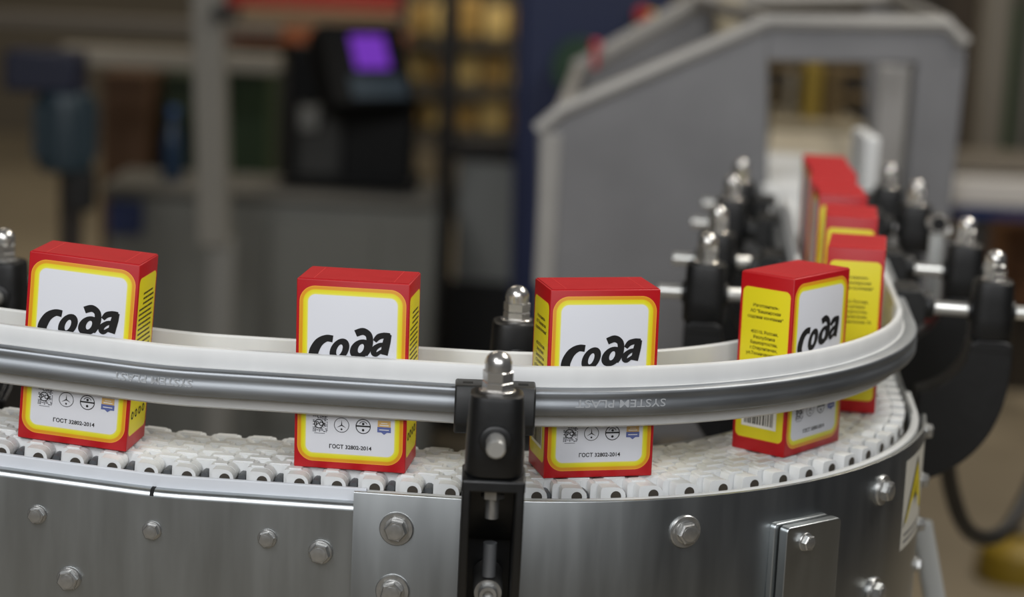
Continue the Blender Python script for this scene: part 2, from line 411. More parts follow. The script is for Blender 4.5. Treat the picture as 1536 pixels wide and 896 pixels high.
# ---------------------------------------------------------------- chain belt of interlocking links
belt = thing('chain_belt', (0.1, 1.45, -0.0145), 'white plastic modular chain belt curving under the red cartons', 'conveyor belt')
PITCH_S = 0.0231; NF = 9; BWID = 0.086; TH = 0.0115
def link_mesh(curved):
    mb = MB(); fw = BWID/NF; g = 0.00045
    p = PITCH_S/2; rl = TH/2
    def sc(off):                       # outside of a bend opens, inside closes
        return (RC+off)/RC*1.01 if curved else 1.0
    def emit(prof, v0, v1):
        n = len(prof); offs = (v0, v1)
        vs = [(u*sc(o), o, z) for o in offs for u, z in prof]
        fs = [tuple(range(n)), tuple(range(2*n-1, n-1, -1))] + [(i, i+n, (i+1) % n+n, (i+1) % n) for i in range(n)]
        mb.add(vs, fs)
    # beam across
    beam = [(-0.0036, -0.0013), (-0.0028, -0.0005), (0.0028, -0.0005), (0.0036, -0.0013), (0.0036, -TH), (-0.0036, -TH)]
    emit(beam, -BWID/2+0.001, BWID/2-2*fw)
    for k in range(NF):
        v1 = BWID/2 - k*fw - g; v0 = v1 - fw + 2*g
        d = 1 if k == 0 or k % 2 == 1 else -1
        ztop = -0.0003 if d < 0 else 0.0
        us = 0.0035 if k == 0 else 0.0 if k == 1 else -0.0048*d
        prof = [(us, -0.0020), (us+0.0006*d, ztop-0.0004), (us+0.0018*d, ztop)]
        prof += [((p-0.001)*d, ztop)]
        for j in range(1, 8):
            a = rad(90 - 180*j/8)
            prof.append(((p+rl*0.95*math.cos(a))*d, -rl+(rl+ztop)*math.sin(a)))
        prof += [(p*0.8*d, -TH), (us, -TH)]
        emit(prof, v0, v1)
        # raised tread on the top of each finger
        t0 = us + 0.0026*d
        if k: emit([(t0, ztop-0.0002), (t0+0.0004*d, ztop+0.0008), ((p-0.0012)*d, ztop+0.0008), ((p-0.0004)*d, ztop-0.0002)], v0+0.0013, v1-0.0013)
    return mb.mesh('link', LINKW, 32)
LK = {False: link_mesh(False), True: link_mesh(True)}
def pin_mesh(curved):
    k = (RC+0.043)/RC*1.01 if curved else 1.0
    mb = MB()
    M = Matrix.Translation((PITCH_S/2*k, BWID/2-0.0002, -TH/2)) @ Matrix.Rotation(-math.pi/2, 4, 'X')
    mb.lathe([(0.0033, -0.002), (0.0033, 0.0), (0.0033, 0.0001)], 18, M)
    return mb.mesh('pin_bore', HOLEM, 0)
def rod_mesh(curved):
    k = (RC+0.036)/RC*1.01 if curved else 1.0
    M = Matrix.Translation((-0.0030*k, 0.0335, -0.0080)) @ Matrix.Rotation(-math.pi/2, 4, 'X')
    return MB().lathe([(0.0030, -0.012), (0.0030, -0.002), (0.0025, -0.001), (0.0025, 0.0)], 12, M).mesh('hinge_pin', PINM, 30)
PB = {False: pin_mesh(False), True: pin_mesh(True)}; RM = {False: rod_mesh(False), True: rod_mesh(True)}
# phase: a bore sits at pixel (562,734)
b0 = at_z(562, 734, -0.006)
sb = -((Vector((CX+RC*math.cos(PH0), CY+RC*math.sin(PH0), 0)) - Vector((b0.x, b0.y, 0))).dot(Vector((-math.sin(PH0), math.cos(PH0), 0))))
k0 = int(math.floor((S0 - sb)/PITCH_S)) + 1
s = sb - PITCH_S/2 + k0*PITCH_S
pitch_c = 0.0247*RC/0.307
while s < S1-0.02:
    cur = 0.0 <= s <= LA
    pos = path(s, 0, 0); h = heading(s)
    o = put('link', LK[cur], belt)
    sl = math.atan2(rise(s+0.005)-rise(s-0.005), 0.01)
    # local x = travel, local y = outward (to the right of travel is outward: travel x up = -y) -> mirror via rotation
    Mx = Matrix((( math.cos(h), math.sin(h), 0, 0), (math.sin(h), -math.cos(h), 0, 0), (0, 0, 1, 0), (0, 0, 0, 1)))
    Mx = Matrix.Translation(pos - belt.location) @ Mx @ Matrix.Rotation(-math.atan(sl), 4, 'Y')
    o.matrix_basis = Mx
    if s < LA+0.1:
        put('pin_bore', PB[cur], o); put('hinge_pin', RM[cur], o)
    s += pitch_c if cur else PITCH_S

# ---------------------------------------------------------------- guide rails
def guide_rail(name, label, sgn, dz, a, b, texts):
    p0 = path((a+b)/2, 0.04*sgn)
    r = thing(name, (p0.x, p0.y, 0.036+dz), label, 'guide rail')
    def pr(pts): return [(o*sgn, z+dz) for o, z in pts]
    prof = [(0.0304, 0.038), (0.0314, 0.0360), (0.0345, 0.0360), (0.0360, 0.0372), (0.0360, 0.0455), (0.0375, 0.0455), (0.0375, 0.0615), (0.0360, 0.0615),
            (0.0357, 0.0715), (0.0345, 0.0730), (0.0318, 0.0733), (0.0306, 0.0722), (0.0300, 0.066), (0.0300, 0.043)]
    mb = MB(); sweep(mb, pr(prof), a, b, 0.005); mb.build('wear_profile', UHMW, r, True, smooth=40)
    st = [(0.0365, 0.0458), (0.0462, 0.0458), (0.0470, 0.0470), (0.0470, 0.0532), (0.0464, 0.0540), (0.0464, 0.0570), (0.0468, 0.0590), (0.0464, 0.0605), (0.0452, 0.0613), (0.0365, 0.0613)]
    mb = MB(); sweep(mb, pr(st), a, b, 0.005); ch = mb.build('steel_channel', STEEL_L, r, True, smooth=50)
    for (sc, size) in texts:
        vs, fs = text_mesh('SYSTEM PLAST', size, 0.00006)
        x0 = (max(v[0] for v in vs)+min(v[0] for v in vs))/2
        mb = MB(); out = []
        for v in vs:       # stamped upside down along the channel
            q = path(sc - (v[0]-x0)*1.12, 0.0473, 0.0535 - (v[1]-size*0.35)); out.append(tuple(q))
        mb.add(out, fs)
        e = mb.build('stamped_lettering', mat('stamp_light', (176, 180, 184), 0.6, 0.2), r, True, smooth=0)
        e.parent = ch
    return r
def s_of_px(px, py, off):
    if px > 745:
        p = at_cyl(px, py, RC+off); return (math.atan2(p.y-CY, p.x-CX)-PH0)*RC
    p = straight_hit(px, py, off); return -(Vector((CX+(RC+off)*math.cos(PH0), CY+(RC+off)*math.sin(PH0), 0)) - Vector((p.x, p.y, 0))).dot(Vector((-math.sin(PH0), math.cos(PH0), 0)))
guide_rail('guide_rail', 'white plastic and steel guide rail along the outside of the curved belt', 1, 0.0, S0, LA+0.62,
           [(s_of_px(229, 577, 0.047), 0.0068), (s_of_px(932, 610, 0.047), 0.0068)])
guide_rail('guide_rail', 'white plastic guide rail along the inside of the curve, behind the cartons', -1, -0.0055, S0, LA+0.62, [])

# ---------------------------------------------------------------- rail brackets
def superhead(mb, levels, n=5.0, seg=36):
    mb.lathe(levels, seg, None, 1.0, n); return mb
def nut_mesh():
    mb = MB(); mb.lathe([(0.0098, 0), (0.0098, 0.0010), (0.0092, 0.0014)], 28)
    hex_profile(mb, 0.0083, 0.0014, 0.0065); hex_profile(mb, 0.0083, 0.0066, 0.0128)
    prof = [(0.0073, 0.0122), (0.0074, 0.0160)]
    for k in range(1, 8):
        a = rad(90*k/8); prof.append((0.0074*math.cos(a), 0.0160+0.0076*math.sin(a)))
    prof.append((0.0004, 0.0236)); mb.lathe(prof, 28)
    return mb.mesh('acorn_nut', CHROME, 32)
NUT = nut_mesh()
HEADW = 0.0150
def head_mesh():
    mb = MB()
    lv = [(0.0150, -0.0215), (0.0157, -0.0200), (0.0157, -0.004), (0.0150, 0.010), (0.0146, 0.0215), (0.0140, 0.0240), (0.0122, 0.0250), (0.0110, 0.0250)]
    mb.lathe(lv, 40, None, 1.0, 3.6)
    # bosses round the rod
    for d in (-1, 1):
        M = Matrix.Translation((0.0135*d, 0, 0)) @ Matrix.Rotation(math.pi/2*d, 4, 'Y')
        mb.lathe([(0.0095, -0.003), (0.0088, 0.0030), (0.0078, 0.0036), (0.0062, 0.0036)], 24, M)
    return mb.mesh('head', BLACK, 40)
HEAD = head_mesh()
ARM_OUT = [(0.0165, -0.0235), (0.0170, -0.040), (0.0155, -0.060), (0.0110, -0.080), (0.0020, -0.100), (-0.0130, -0.118), (-0.0320, -0.131), (-0.0530, -0.140)]
ARM_IN = [(-0.0530, -0.066), (-0.0420, -0.062), (-0.0300, -0.054), (-0.0210, -0.043), (-0.0170, -0.032), (-0.0160, -0.0235)]
def cat(pts, n=4):
    out = []
    for i in range(len(pts)-1):
        a, b, c, d = [Vector(pts[max(0, min(len(pts)-1, j))]) for j in (i-1, i, i+1, i+2)]
        for k in range(n):
            t = k/n; out.append(tuple(0.5*((2*b) + (c-a)*t + (2*a-5*b+4*c-d)*t*t + (3*b-a-3*c+d)*t**3)))
    out.append(tuple(pts[-1])); return out
def arm_mesh():
    mb = MB(); oc, ic = cat(ARM_OUT), cat(ARM_IN)
    for y0, y1 in ((-0.0165, -0.0118), (0.0118, 0.0165)): mb.prism(oc+ic, y0, y1)
    # web that closes the inner side, recess stays open outwards
    web = [(x, z) for x, z in ic]
    n = len(web); offw = []
    for i, (x, z) in enumerate(web):
        a = Vector(web[max(0, i-1)]); b = Vector(web[min(n-1, i+1)]); t = (b-a).normalized(); nn = Vector((t.y, -t.x)); offw.append((x+nn.x*0.012, z+nn.y*0.012))
    if offw[0][1] > web[0][1]: offw = [(2*w[0]-o[0], 2*w[1]-o[1]) for w, o in zip(web, offw)]
    mb.prism(web + offw[::-1], -0.0125, 0.0125)
    mb.prism([(-0.0530, -0.140), (-0.0500, -0.140), (-0.0500, -0.066), (-0.0530, -0.066)], -0.0165, 0.0165)
    # crown under the head with saddle lip
    mb.prism([(-0.0162, -0.0300), (0.0168, -0.0300), (0.0166, -0.0235), (0.010, -0.0210), (-0.010, -0.0210), (-0.0162, -0.0235)], -0.0168, 0.0168)
    return mb.mesh('arm', BLACK, 40)
ARM = arm_mesh()
def clamp_mesh():
    mb = MB()
    prof = [(-0.0095, -0.0150), (0.0100, -0.0150), (0.0165, -0.0080), (0.0165, 0.0080), (0.0120, 0.0150), (-0.0060, 0.0150), (-0.0060, 0.0085), (0.0004, 0.0085), (0.0004, -0.0085), (-0.0095, -0.0085)]
    mb.prism(prof, -0.0240, 0.0240)
    mb.lathe([(0.0105, 0.010), (0.0105, 0.0225), (0.0085, 0.0245), (0.006, 0.0245)], 24, Matrix.Rotation(math.pi/2, 4, 'Y'))
    return mb.mesh('clamp', BLACK_D, 35)
CLAMP = clamp_mesh()
def slot_mesh():
    mb = MB()
    mb.box((0.004, 0, 0.01502), (0.004, 0.006, 0.0004))
    return mb.mesh('slot', mat('slot_black', (6, 6, 6), 0.8), 0)
SLOT = slot_mesh()
def bolts_in_arm(root, L):
    M = Matrix.Translation((L+0.001, 0, -0.044))
    mb = MB(); hex_profile(mb, 0.0068, 0.0070, 0.0135, M); mb.lathe([(0.0040, -0.005), (0.0040, 0.008)], 16, M)
    mb.build('stud', ZINC, root, smooth=32)
    M = Matrix.Translation((L-0.030, 0, -0.093)) @ Matrix.Rotation(rad(90), 4, 'Y')
    mb = MB().lathe([(0.0040, 0.0), (0.0040, 0.02)], 16, Matrix.Translation((L-0.006, 0, -0.086)))
    mb.build('stud', mat('grey_stud', (96, 98, 100), 0.5, 0.4), root, smooth=32)
    M = Matrix.Translation((L-0.018, 0, -0.098)) @ Matrix.Rotation(rad(90), 4, 'Y')
    mb = MB(); mb.lathe([(0.0088, -0.03), (0.0088, 0.006), (0.0080, 0.0075), (0.0058, 0.0075)], 26, M)
    w = mb.build('washer', ZINC, root, smooth=32)
    mb = MB(); mb.lathe([(0.0056, 0.005), (0.0056, 0.0118), (0.0050, 0.0125), (0.0030, 0.0125), (0.0030, 0.0085), (0.0002, 0.0085)], 24, M)
    mb.build('socket_screw', ZINC, w, smooth=32)
def bracket(label, base, ang, L, rod_out=0.036, group=None, detail=False, lift=0.0, clamp=True, rod_in=0.010):
    """base: point on the rail's steel face; ang: plan angle pointing away from the belt; L: distance to the upright head"""
    r = thing('rail_bracket', base, label, 'bracket', group, ang)
    if clamp:
        c = put('clamp', CLAMP, r); bev(c, 0.0012, 2)
        for d in (-1, 1): put('slot', SLOT, c).location = (0, 0.0165*d, 0)
    rod = MB().lathe([(0.0048, rod_in), (0.0055, rod_in+0.001), (0.0055, L+0.0155+rod_out-0.0012), (0.0045, L+0.0155+rod_out)], 20, Matrix.Translation((0, 0, lift)) @ Matrix.Rotation(math.pi/2, 4, 'Y'))
    rod.build('rod', mat('rod_steel', (206, 206, 202), 0.3, 0.75), r, smooth=35)
    h = put('head', HEAD, r); h.location = (L, 0, lift); h.scale = (1.07, 1.07, 1.0)
    n = put('acorn_nut', NUT, r); n.location = (L, 0, 0.0249+lift); n.scale = (1.07, 1.07, 1.0)
    a = put('arm', ARM, r); a.location = (L, 0, lift); a.scale = (min(1.0, (L-0.0135)/0.053), 1.07, 1)
    bev(a, 0.0010, 2)
    if detail: bolts_in_arm(r, L)
    return r
def rail_pt(s, sgn, dz=0.0): 
    p = path(s, 0.047*sgn, 0.051+dz); return p
# front bracket
ph_f = math.atan2(1.175-CY, -0.0058-CX)
sF = (ph_f-PH0)*RC
bracket('black bracket with dome nut on the outer rail, its slotted arm in view', rail_pt(sF, 1), ph_f, 0.067, 0.020, detail=True)
def bracket_at(label, head_px, s_guess, sgn, dz=0.0, group=None, rod_out=0.036, znut=0.0985, clamp=True):
    hp = at_z(head_px[0], head_px[1], znut)
    # foot of the perpendicular on the path
    best = min((path(S0 + i*0.002, 0.047*sgn) for i in range(int((S1-S0)/0.002))), key=lambda q: (q.x-hp.x)**2+(q.y-hp.y)**2)
    d = Vector((hp.x-best.x, hp.y-best.y)); L = d.length; ang = math.atan2(d.y, d.x)
    zc = 0.051 + dz + best.z
    return bracket(label, (best.x, best.y, zc), ang, L, rod_out, group, lift=(znut-0.0485-zc), clamp=clamp)
bracket_at('black bracket holding the inner rail in front of the grey guard, between two cartons', (777, 428), 0, -1, -0.0055)
bracket_at('black bracket behind the inlet rail at the carton on the rising belt', (6, 342), 0, -1, -0.0055)
bracket_at('large black bracket on the outer rail beside the black hose loop', (1495, 375), 0, 1)
G1 = 'rail brackets along the outgoing run, guard side'; G2 = 'rail brackets along the outgoing run, open side'
for i, (px, py) in enumerate(((1063, 349), (1079, 308), (1100, 262), (1113, 238))):
    bracket_at(('first', 'second', 'third', 'fourth')[i] + ' black bracket along the outgoing belt on the grey guard side', (px, py), 0, -1, -0.0055, G1, 0.022)
for i, (px, py) in enumerate(((1452, 325), (1377, 270), (1336, 246))):
    bracket_at(('second', 'third', 'fourth')[i] + ' black bracket along the outgoing belt on the white sensor post side', (px, py), 0, 1, 0, G2, 0.02)

# ---------------------------------------------------------------- soda cartons
def stroke(mb, pts, ws, T, n=6, cap=True):
    P = cat([tuple(p) for p in pts], n); W = []
    for i in range(len(ws)-1):
        for k in range(n): W.append(ws[i] + (ws[i+1]-ws[i])*k/n)
    W.append(ws[-1]); vs = []; m = len(P)
    for i in range(m):
        a = Vector(P[max(0, i-1)]); b = Vector(P[min(m-1, i+1)]); t = (b-a).normalized(); nn = Vector((-t.y, t.x))
        for d in (1, -1): q = Vector(P[i]) + nn*(W[i]/2*d); vs.append(T(q.x, q.y))
    mb.add(vs, [(2*i, 2*i+1, 2*i+3, 2*i+2) for i in range(m-1)])
def ring(mb, c, rx, ry, hx, hy, shear, rot, T, n=28, hshift=(0, 0)):
    vs = []
    for k in range(n):
        a = 2*math.pi*k/n
        for (x, y, sx_, sy_) in ((rx, ry, 0, 0), (hx, hy, hshift[0], hshift[1])):
            u, v = x*math.cos(a), y*math.sin(a); u -= v*shear
            u, v = u*math.cos(rot)-v*math.sin(rot), u*math.sin(rot)+v*math.cos(rot)
            vs.append(T(c[0]+u+sx_, c[1]+v+sy_))
    mb.add(vs, [(2*k, 2*((k+1) % n), 2*((k+1) % n)+1, 2*k+1) for k in range(n)])
EPS = 0.00018
YF = -BD/2 - EPS
LAYER = [0]
def Tlogo(x, y): return ((x-764)*7.75e-5, YF - LAYER[0]*2.5e-5, BH - (y-215 + (x-764)*0.018)*7.5e-5)
logo = MB()
stroke(logo, [(612, 702), (560, 700), (505, 735), (470, 795), (458, 850), (478, 900), (530, 915), (580, 900)], [58, 56, 68, 76, 76, 68, 54, 38], Tlogo)
LAYER[0] += 1
ring(logo, (666, 788), 74, 96, 22, 46, 0.30, -0.02, Tlogo)
LAYER[0] += 1
ring(logo, (832, 768), 80, 82, 22, 38, 0.30, -0.02, Tlogo, hshift=(4, -6))
LAYER[0] += 1
stroke(logo, [(868, 812), (893, 760), (905, 700), (895, 645), (850, 620), (792, 642)], [44, 56, 54, 54, 58, 56], Tlogo)
LAYER[0] += 1
stroke(logo, [(944, 694), (975, 655), (1020, 640), (1066, 638)], [32, 48, 48, 40], Tlogo)
LAYER[0] += 1
stroke(logo, [(1052, 628), (1040, 690), (1030, 745), (1020, 800)], [50, 62, 62, 60], Tlogo)
LAYER[0] += 1
stroke(logo, [(1035, 712), (985, 722), (945, 755), (938, 792), (962, 800), (1010, 760)], [30, 36, 44, 44, 34, 20], Tlogo)
LAYER[0] += 1
LOGO = logo.mesh('brand_lettering', INK, 0)
# small print of the front
def Tf(x, z): return (x, YF, z)
def disc_ring(mb, cx, cz, r, w, T, n=28):
    vs = []
    for k in range(n):
        a = 2*math.pi*k/n
        for q in (r, r-w): vs.append(T(cx+q*math.cos(a), cz+q*math.sin(a)))
    mb.add(vs, [(2*k, 2*((k+1) % n), 2*((k+1) % n)+1, 2*k+1) for k in range(n)])
def quad(mb, x0, x1, z0, z1, T): mb.add([T(x0, z0), T(x1, z0), T(x1, z1), T(x0, z1)], [(0, 1, 2, 3)])
def put_text(mb, body, size, x, z, T, bold=0.0, align='CENTER'):
    vs, fs = text_mesh(body, size, bold, align); mb.add([T(x+v[0], z+v[1]) for v in vs], fs)
fp = MB()
put_text(fp, 'ГОСТ 32802-2014', 0.0034, 0.0003, 0.0132, Tf, 0.00008)
# tri-spoke seal
cx, cz = -0.0053, 0.0281
disc_ring(fp, cx, cz, 0.0047, 0.00035, Tf)
for a in (90, 210, 330):
    c_, s_ = math.cos(rad(a)), math.sin(rad(a)); w = 0.00035
    fp.add([Tf(cx+s_*w, cz-c_*w), Tf(cx-s_*w, cz+c_*w), Tf(cx+c_*0.0034, cz+s_*0.0034)], [(0, 1, 2)])
disc_ring(fp, cx, cz-0.0026, 0.0006, 0.0006, Tf, 10)
# barred seal
cx = 0.0081
disc_ring(fp, cx, cz, 0.0047, 0.0005, Tf); quad(fp, cx-0.0045, cx+0.0045, cz-0.0003, cz+0.0006, Tf)
disc_ring(fp, cx, cz+0.0016, 0.0008, 0.0008, Tf, 10); disc_ring(fp, cx, cz-0.0023, 0.0008, 0.0008, Tf, 10); 
for k in range(9):
    a0_, a1_ = rad(20+140*k/9), rad(20+140*(k+1)/9)
    fp.add([Tf(cx+r_*math.cos(a), cz+0.0007+r_*math.sin(a)) for r_, a in ((0.0026, a0_), (0.0026, a1_), (0.0022, a1_), (0.0022, a0_))], [(0, 1, 2, 3)])
# stamped square mark with letters in a ring
cx = -0.0186
rr = random.Random(3)
disc_ring(fp, cx-0.0008, cz, 0.0030, 0.0006, Tf); put_text(fp, 'РСт', 0.0034, cx+0.0002, cz-0.0012, Tf, 0.00012)
FSMALL = fp.mesh('small_print', INK, 0)
gp = MB()
for k in range(12):
    z = cz+0.0046-k*0.00085; x = cx-0.0046
    while x < cx+0.0044:
        w = rr.uniform(0.0004, 0.0016)
        if rr.random() < 0.62 and not (math.hypot(x+w/2-cx+0.0008, z-cz) < 0.0032): quad(gp, x, min(x+w, cx+0.0046), z-0.0003, z+0.0003, lambda a, b: (a, YF+0.00005, b))
        x += w + 0.0003
quad(gp, cx-0.0036, cx+0.003, cz-0.0061, cz-0.0058, Tf)
FGREY = gp.mesh('stamp_mark', INKG, 0)
rp = MB(); cx = 0.0211
rp.cur = 0; quad(rp, cx-0.0040, cx+0.0040, cz+0.0004, cz+0.0044, Tf)
rp.cur = 1; quad(rp, cx-0.0042, cx+0.0042, cz-0.0030, cz+0.0004, Tf); rp.add([Tf(cx-0.0018, cz-0.0030), Tf(cx+0.0018, cz-0.0030), Tf(cx, cz-0.0044)], [(0, 1, 2)])
rp.cur = 2; quad(rp, cx-0.0028, cx+0.0028, cz+0.0012, cz+0.0018, lambda a, b: (a, YF-0.00012, b)); quad(rp, cx-0.0030, cx+0.0030, cz-0.0016, cz-0.0011, lambda a, b: (a, YF-0.00012, b)); quad(rp, cx-0.0020, cx+0.0020, cz+0.0026, cz+0.0030, lambda a, b: (a, YF-0.00012, b))
FRIB = rp.mesh('ribbon_badge', [INKO, INKB, INKW], 0)
# left side: maker's address and barcode
XL = -BW/2 - EPS
def Tl(y, z): return (XL, -y, z)         # reads left to right when seen from outside (-x)
sp = MB()
for body, zt in (('Изготовитель:', 0.0205), ('АО "Башкирская', 0.0243), ('содовая компания"', 0.0281), ('453110, Россия,', 0.0378), ('Республика', 0.0414), ('Башкортостан,', 0.0450), ('г.Стерлитамак,', 0.0486), ('ул.Техническая, 32', 0.0522)):
    put_text(sp, body, 0.0029, 0.0, BH - zt - 0.0012, Tl, 0.00006)
STXT = sp.mesh('address_print', INKBR, 0)
bp_ = MB(); bp_.cur = 0; quad(bp_, -0.0135, 0.0130, 0.0165, 0.0345, Tl)
bp_.cur = 1; x = -0.0115
while x < 0.0105:
    w = rr.choice((0.00035, 0.00035, 0.0007, 0.0011)); quad(bp_, x, x+w, 0.0185, 0.0330, lambda a, b: (XL-0.00006, -a, b)); x += w + rr.choice((0.00035, 0.0005, 0.0008))
SBAR = bp_.mesh('barcode', [INKW, INK], 0)
# right side: rows of fine print and a few bold marks
XR = BW/2 + EPS
def Tr(y, z): return (XR, y, z)
lp = MB()
for k in range(15):
    z = BH - 0.0200 - k*0.0031; x = -0.0150 + (0.0075 if k < 3 else 0.0); x1 = 0.0145 - rr.uniform(0, 0.004)
    while x < x1:
        w = rr.uniform(0.001, 0.0035); quad(lp, x, min(x+w, x1), z-0.0006, z+0.0006, Tr); x += w + 0.0006
bm_ = MB(); disc_ring(bm_, -0.0125, 0.0215, 0.0026, 0.0011, Tr, 14); BOLD = bm_.mesh('bold_mark', INK, 0)
RTXT = lp.mesh('fine_print', INKBR, 0)
def carton_mesh():
    mb = MB(); x, y = BW/2, BD/2; b = 0.0006
    def grid(ax, sgn, mi):
        mb.cur = mi
        if ax == 1: vs = [(-x+b, sgn*y, b), (x-b, sgn*y, b), (x-b, sgn*y, BH-b), (-x+b, sgn*y, BH-b)]
        elif ax == 0: vs = [(sgn*x, -y+b, b), (sgn*x, y-b, b), (sgn*x, y-b, BH-b), (sgn*x, -y+b, BH-b)]
        else: vs = [(-x+b, -y+b, sgn), (x-b, -y+b, sgn), (x-b, y-b, sgn), (-x+b, y-b, sgn)]
        mb.add(vs, [(0, 1, 2, 3)])
    bm = bmesh.new(); bmesh.ops.create_cube(bm, size=1)
    for v in bm.verts: v.co = (v.co.x*BW, v.co.y*BD, (v.co.z+0.5)*BH)
    bmesh.ops.bevel(bm, geom=list(bm.edges), offset=0.0007, segments=2, affect='EDGES', profile=0.5)
    bm.normal_update()
    me = bpy.data.meshes.new('carton_body')
    for f in bm.faces:
        n = f.normal; f.material_index = 1 if abs(n.y) > 0.99 else 2 if abs(n.x) > 0.99 else 0; f.smooth = True
    bm.to_mesh(me); bm.free()
    for m in (REDP, FRONTM, SIDEM): me.materials.append(m)
    me.set_sharp_from_angle(angle=rad(50)); return me
CART = carton_mesh()
mb = MB()
t = 0.0004
mb.prism(rrect(-BW/2+0.0012, BW/2-0.0008, BH-0.0002, BH+t, 0.0001, 1), -BD/2+0.0010, BD/2-0.0004)
FLAP = mb.mesh('top_flap', REDP, 30)
mb = MB()
mb.box((0, 0, BH+t+0.00002), (0.0003, BD-0.004, 0.00012))
CREASE = mb.mesh('crease', mat('crease_red', (214, 60, 58), 0.5), 0)
G = 'cartons on the chain belt'
proto = None
def carton(label, x, y, yaw, z=0.0, tilt=(0, 0), group=None):
    global proto
    if proto is None:
        r = thing('soda_carton', (0, 0, 0), label, 'carton')
        put('body', CART, r)
        f = put('top_flap', FLAP, r); 
        for xs in (-0.0245, 0.0245): put('crease', CREASE, f).location = (xs, 0, 0)
        put('brand_lettering', LOGO, r); put('small_print', FSMALL, r); put('stamp_mark', FGREY, r); put('ribbon_badge', FRIB, r)
        put('address_print', STXT, r); put('barcode', SBAR, r); put('fine_print', RTXT, r)
        for k in range(4): put('bold_mark', BOLD, r).location = (0, k*0.0078, 0)
        proto = r
    else:
        r = copy_tree(proto)
    r['label'] = label; r['group'] = group or G
    R = Matrix.Rotation(yaw, 4, 'Z') @ Matrix.Rotation(tilt[1], 4, 'Y') @ Matrix.Rotation(tilt[0], 4, 'X')
    r.location = (x, y, z); r.rotation_euler = R.to_euler()
    return r
ZB = 0.0009
def on_belt(x, y): 
    d = Vector((x-CX-RC*math.cos(PH0), y-CY-RC*math.sin(PH0))).dot(Vector((-math.sin(PH0), math.cos(PH0)))); return rise(d) if d < 0 else 0.0
carton('red and yellow soda carton leaning on the rising inlet end of the belt', -0.2660, 1.2980, rad(-6.0), 0.0056, (rad(0.3), rad(3.7)))
carton('red and yellow soda carton facing square, left of the front bracket dome nut', -0.0927, 1.2858, rad(-6.3), ZB+0.0002, (rad(0.6), rad(-0.5)))
proto_label = 'soda carton'
carton('soda carton right behind the front bracket, showing its address side a little', 0.0535, 1.2955, rad(13.4), ZB, (0, rad(-0.6)))
carton('soda carton turned edge-on in the bend, barcode side and front both showing', 0.1869, 1.3823, rad(51.2), ZB, (rad(-0.5), 0))
carton('soda carton turned end-on right after the bend, only its yellow address side showing', 0.2478, 1.5162, rad(80.1), ZB, (rad(-0.6), rad(0.4)))
tang = Vector((-math.sin(PH1), math.cos(PH1))); lat = Vector((math.cos(PH1), math.sin(PH1)))
def out_carton(label, yfront, dx, dyaw):
    s_ = LA + (yfront + BW/2 - path(LA).y)/tang.y
    p = path(s_, dx); carton(label, p.x, p.y, PH1+math.pi/2+rad(dyaw), ZB, group='cartons queued on the outgoing run')
out_carton('soda carton alone on the outgoing belt, just ahead of the touching queue', 1.640, 0.004, -2.5)
for k, nm in enumerate(('first', 'second', 'third', 'last')):
    out_carton(nm + ' soda carton of the touching queue on the outgoing belt', 1.768+k*0.0725, (0.0015, -0.001, 0.0010, -0.0015)[k], (1.5, -1.5, 2.0, 0.5)[k])

# ---------------------------------------------------------------- background machinery
def bx(mb, x0, y0, x1, y1, Y, depth, floor=False, lean=0.0):
    """box whose front face, at distance Y, spans the pixel rectangle"""
    xm, ym = (x0+x1)/2, (y0+y1)/2
    l, r_ = at_y(x0, ym, Y).x, at_y(x1, ym, Y).x; t_ = at_y(xm, y0, Y).z; b_ = FLZ if floor else at_y(xm, y1, Y).z
    M = None
    c = Vector(((l+r_)/2, Y+depth/2, (t_+b_)/2))
    if lean: M = Matrix.Translation((c.x, 0, b_)) @ Matrix.Rotation(rad(lean), 4, 'Y') @ Matrix.Translation((-c.x, 0, -b_))
    mb.box(tuple(c), (r_-l, depth, t_-b_), M); return mb
def bgpart(name, parent, m, x0, y0, x1, y1, Y, depth, floor=False, lean=0.0, bevel=0.004):
    return bx(MB(), x0, y0, x1, y1, Y, depth, floor, lean).build(name, m, parent, True, bevel)
def bgthing(name, label, cat, px, Y):
    p = at_y(px, 448, Y); return thing(name, (p.x, p.y, FLZ), label, cat)
GUARDM = mat('guard_grey_steel', (126, 126, 128), 0.5, 0.3, 0.15, 9)
GUARDL = mat('guard_edge', (158, 156, 152), 0.45, 0.2, 0.1, 10)
# guard tunnel over the outgoing belt
gd = bgthing('guard_tunnel', 'grey sheet metal guard tunnel with sloping top over the outgoing belt', 'machine', 1100, 2.85)
YG = 2.75
def gpoly(pts, Y): return [(lambda p: (p.x, p.z))(at_y(a, b, Y)) for a, b in pts]
front = gpoly([(806, 660), (806, 194), (842, 164), (1152, 30), (1152, 300), (1110, 420), (1100, 660)], YG)
MB().prism(front, YG, YG+0.012).build('side_panel', GUARDM, gd, True, 0.003)
lintel = gpoly([(1150, 30), (1420, 34), (1450, 66), (1450, 100), (1400, 96), (1150, 92)], YG)
MB().prism(lintel, YG, YG+0.012).build('lintel_panel', GUARDM, gd, True, 0.003)
rleg = gpoly([(1376, 90), (1450, 90), (1424, 340), (1420, 700), (1350, 700), (1352, 340)], YG)
MB().prism(rleg, YG, YG+0.05).build('leg', GUARDM, gd, True, 0.003)
# rolled edge along the panel's top
edge = [at_y(a, b, YG) for a, b in ((806, 196), (842, 166), (1152, 32), (1420, 36), (1448, 66))]
for q in edge: q.y += 0.0
MB().tube([tuple(q) for q in edge], 0.010, 8).build('rolled_edge', GUARDL, gd, True)
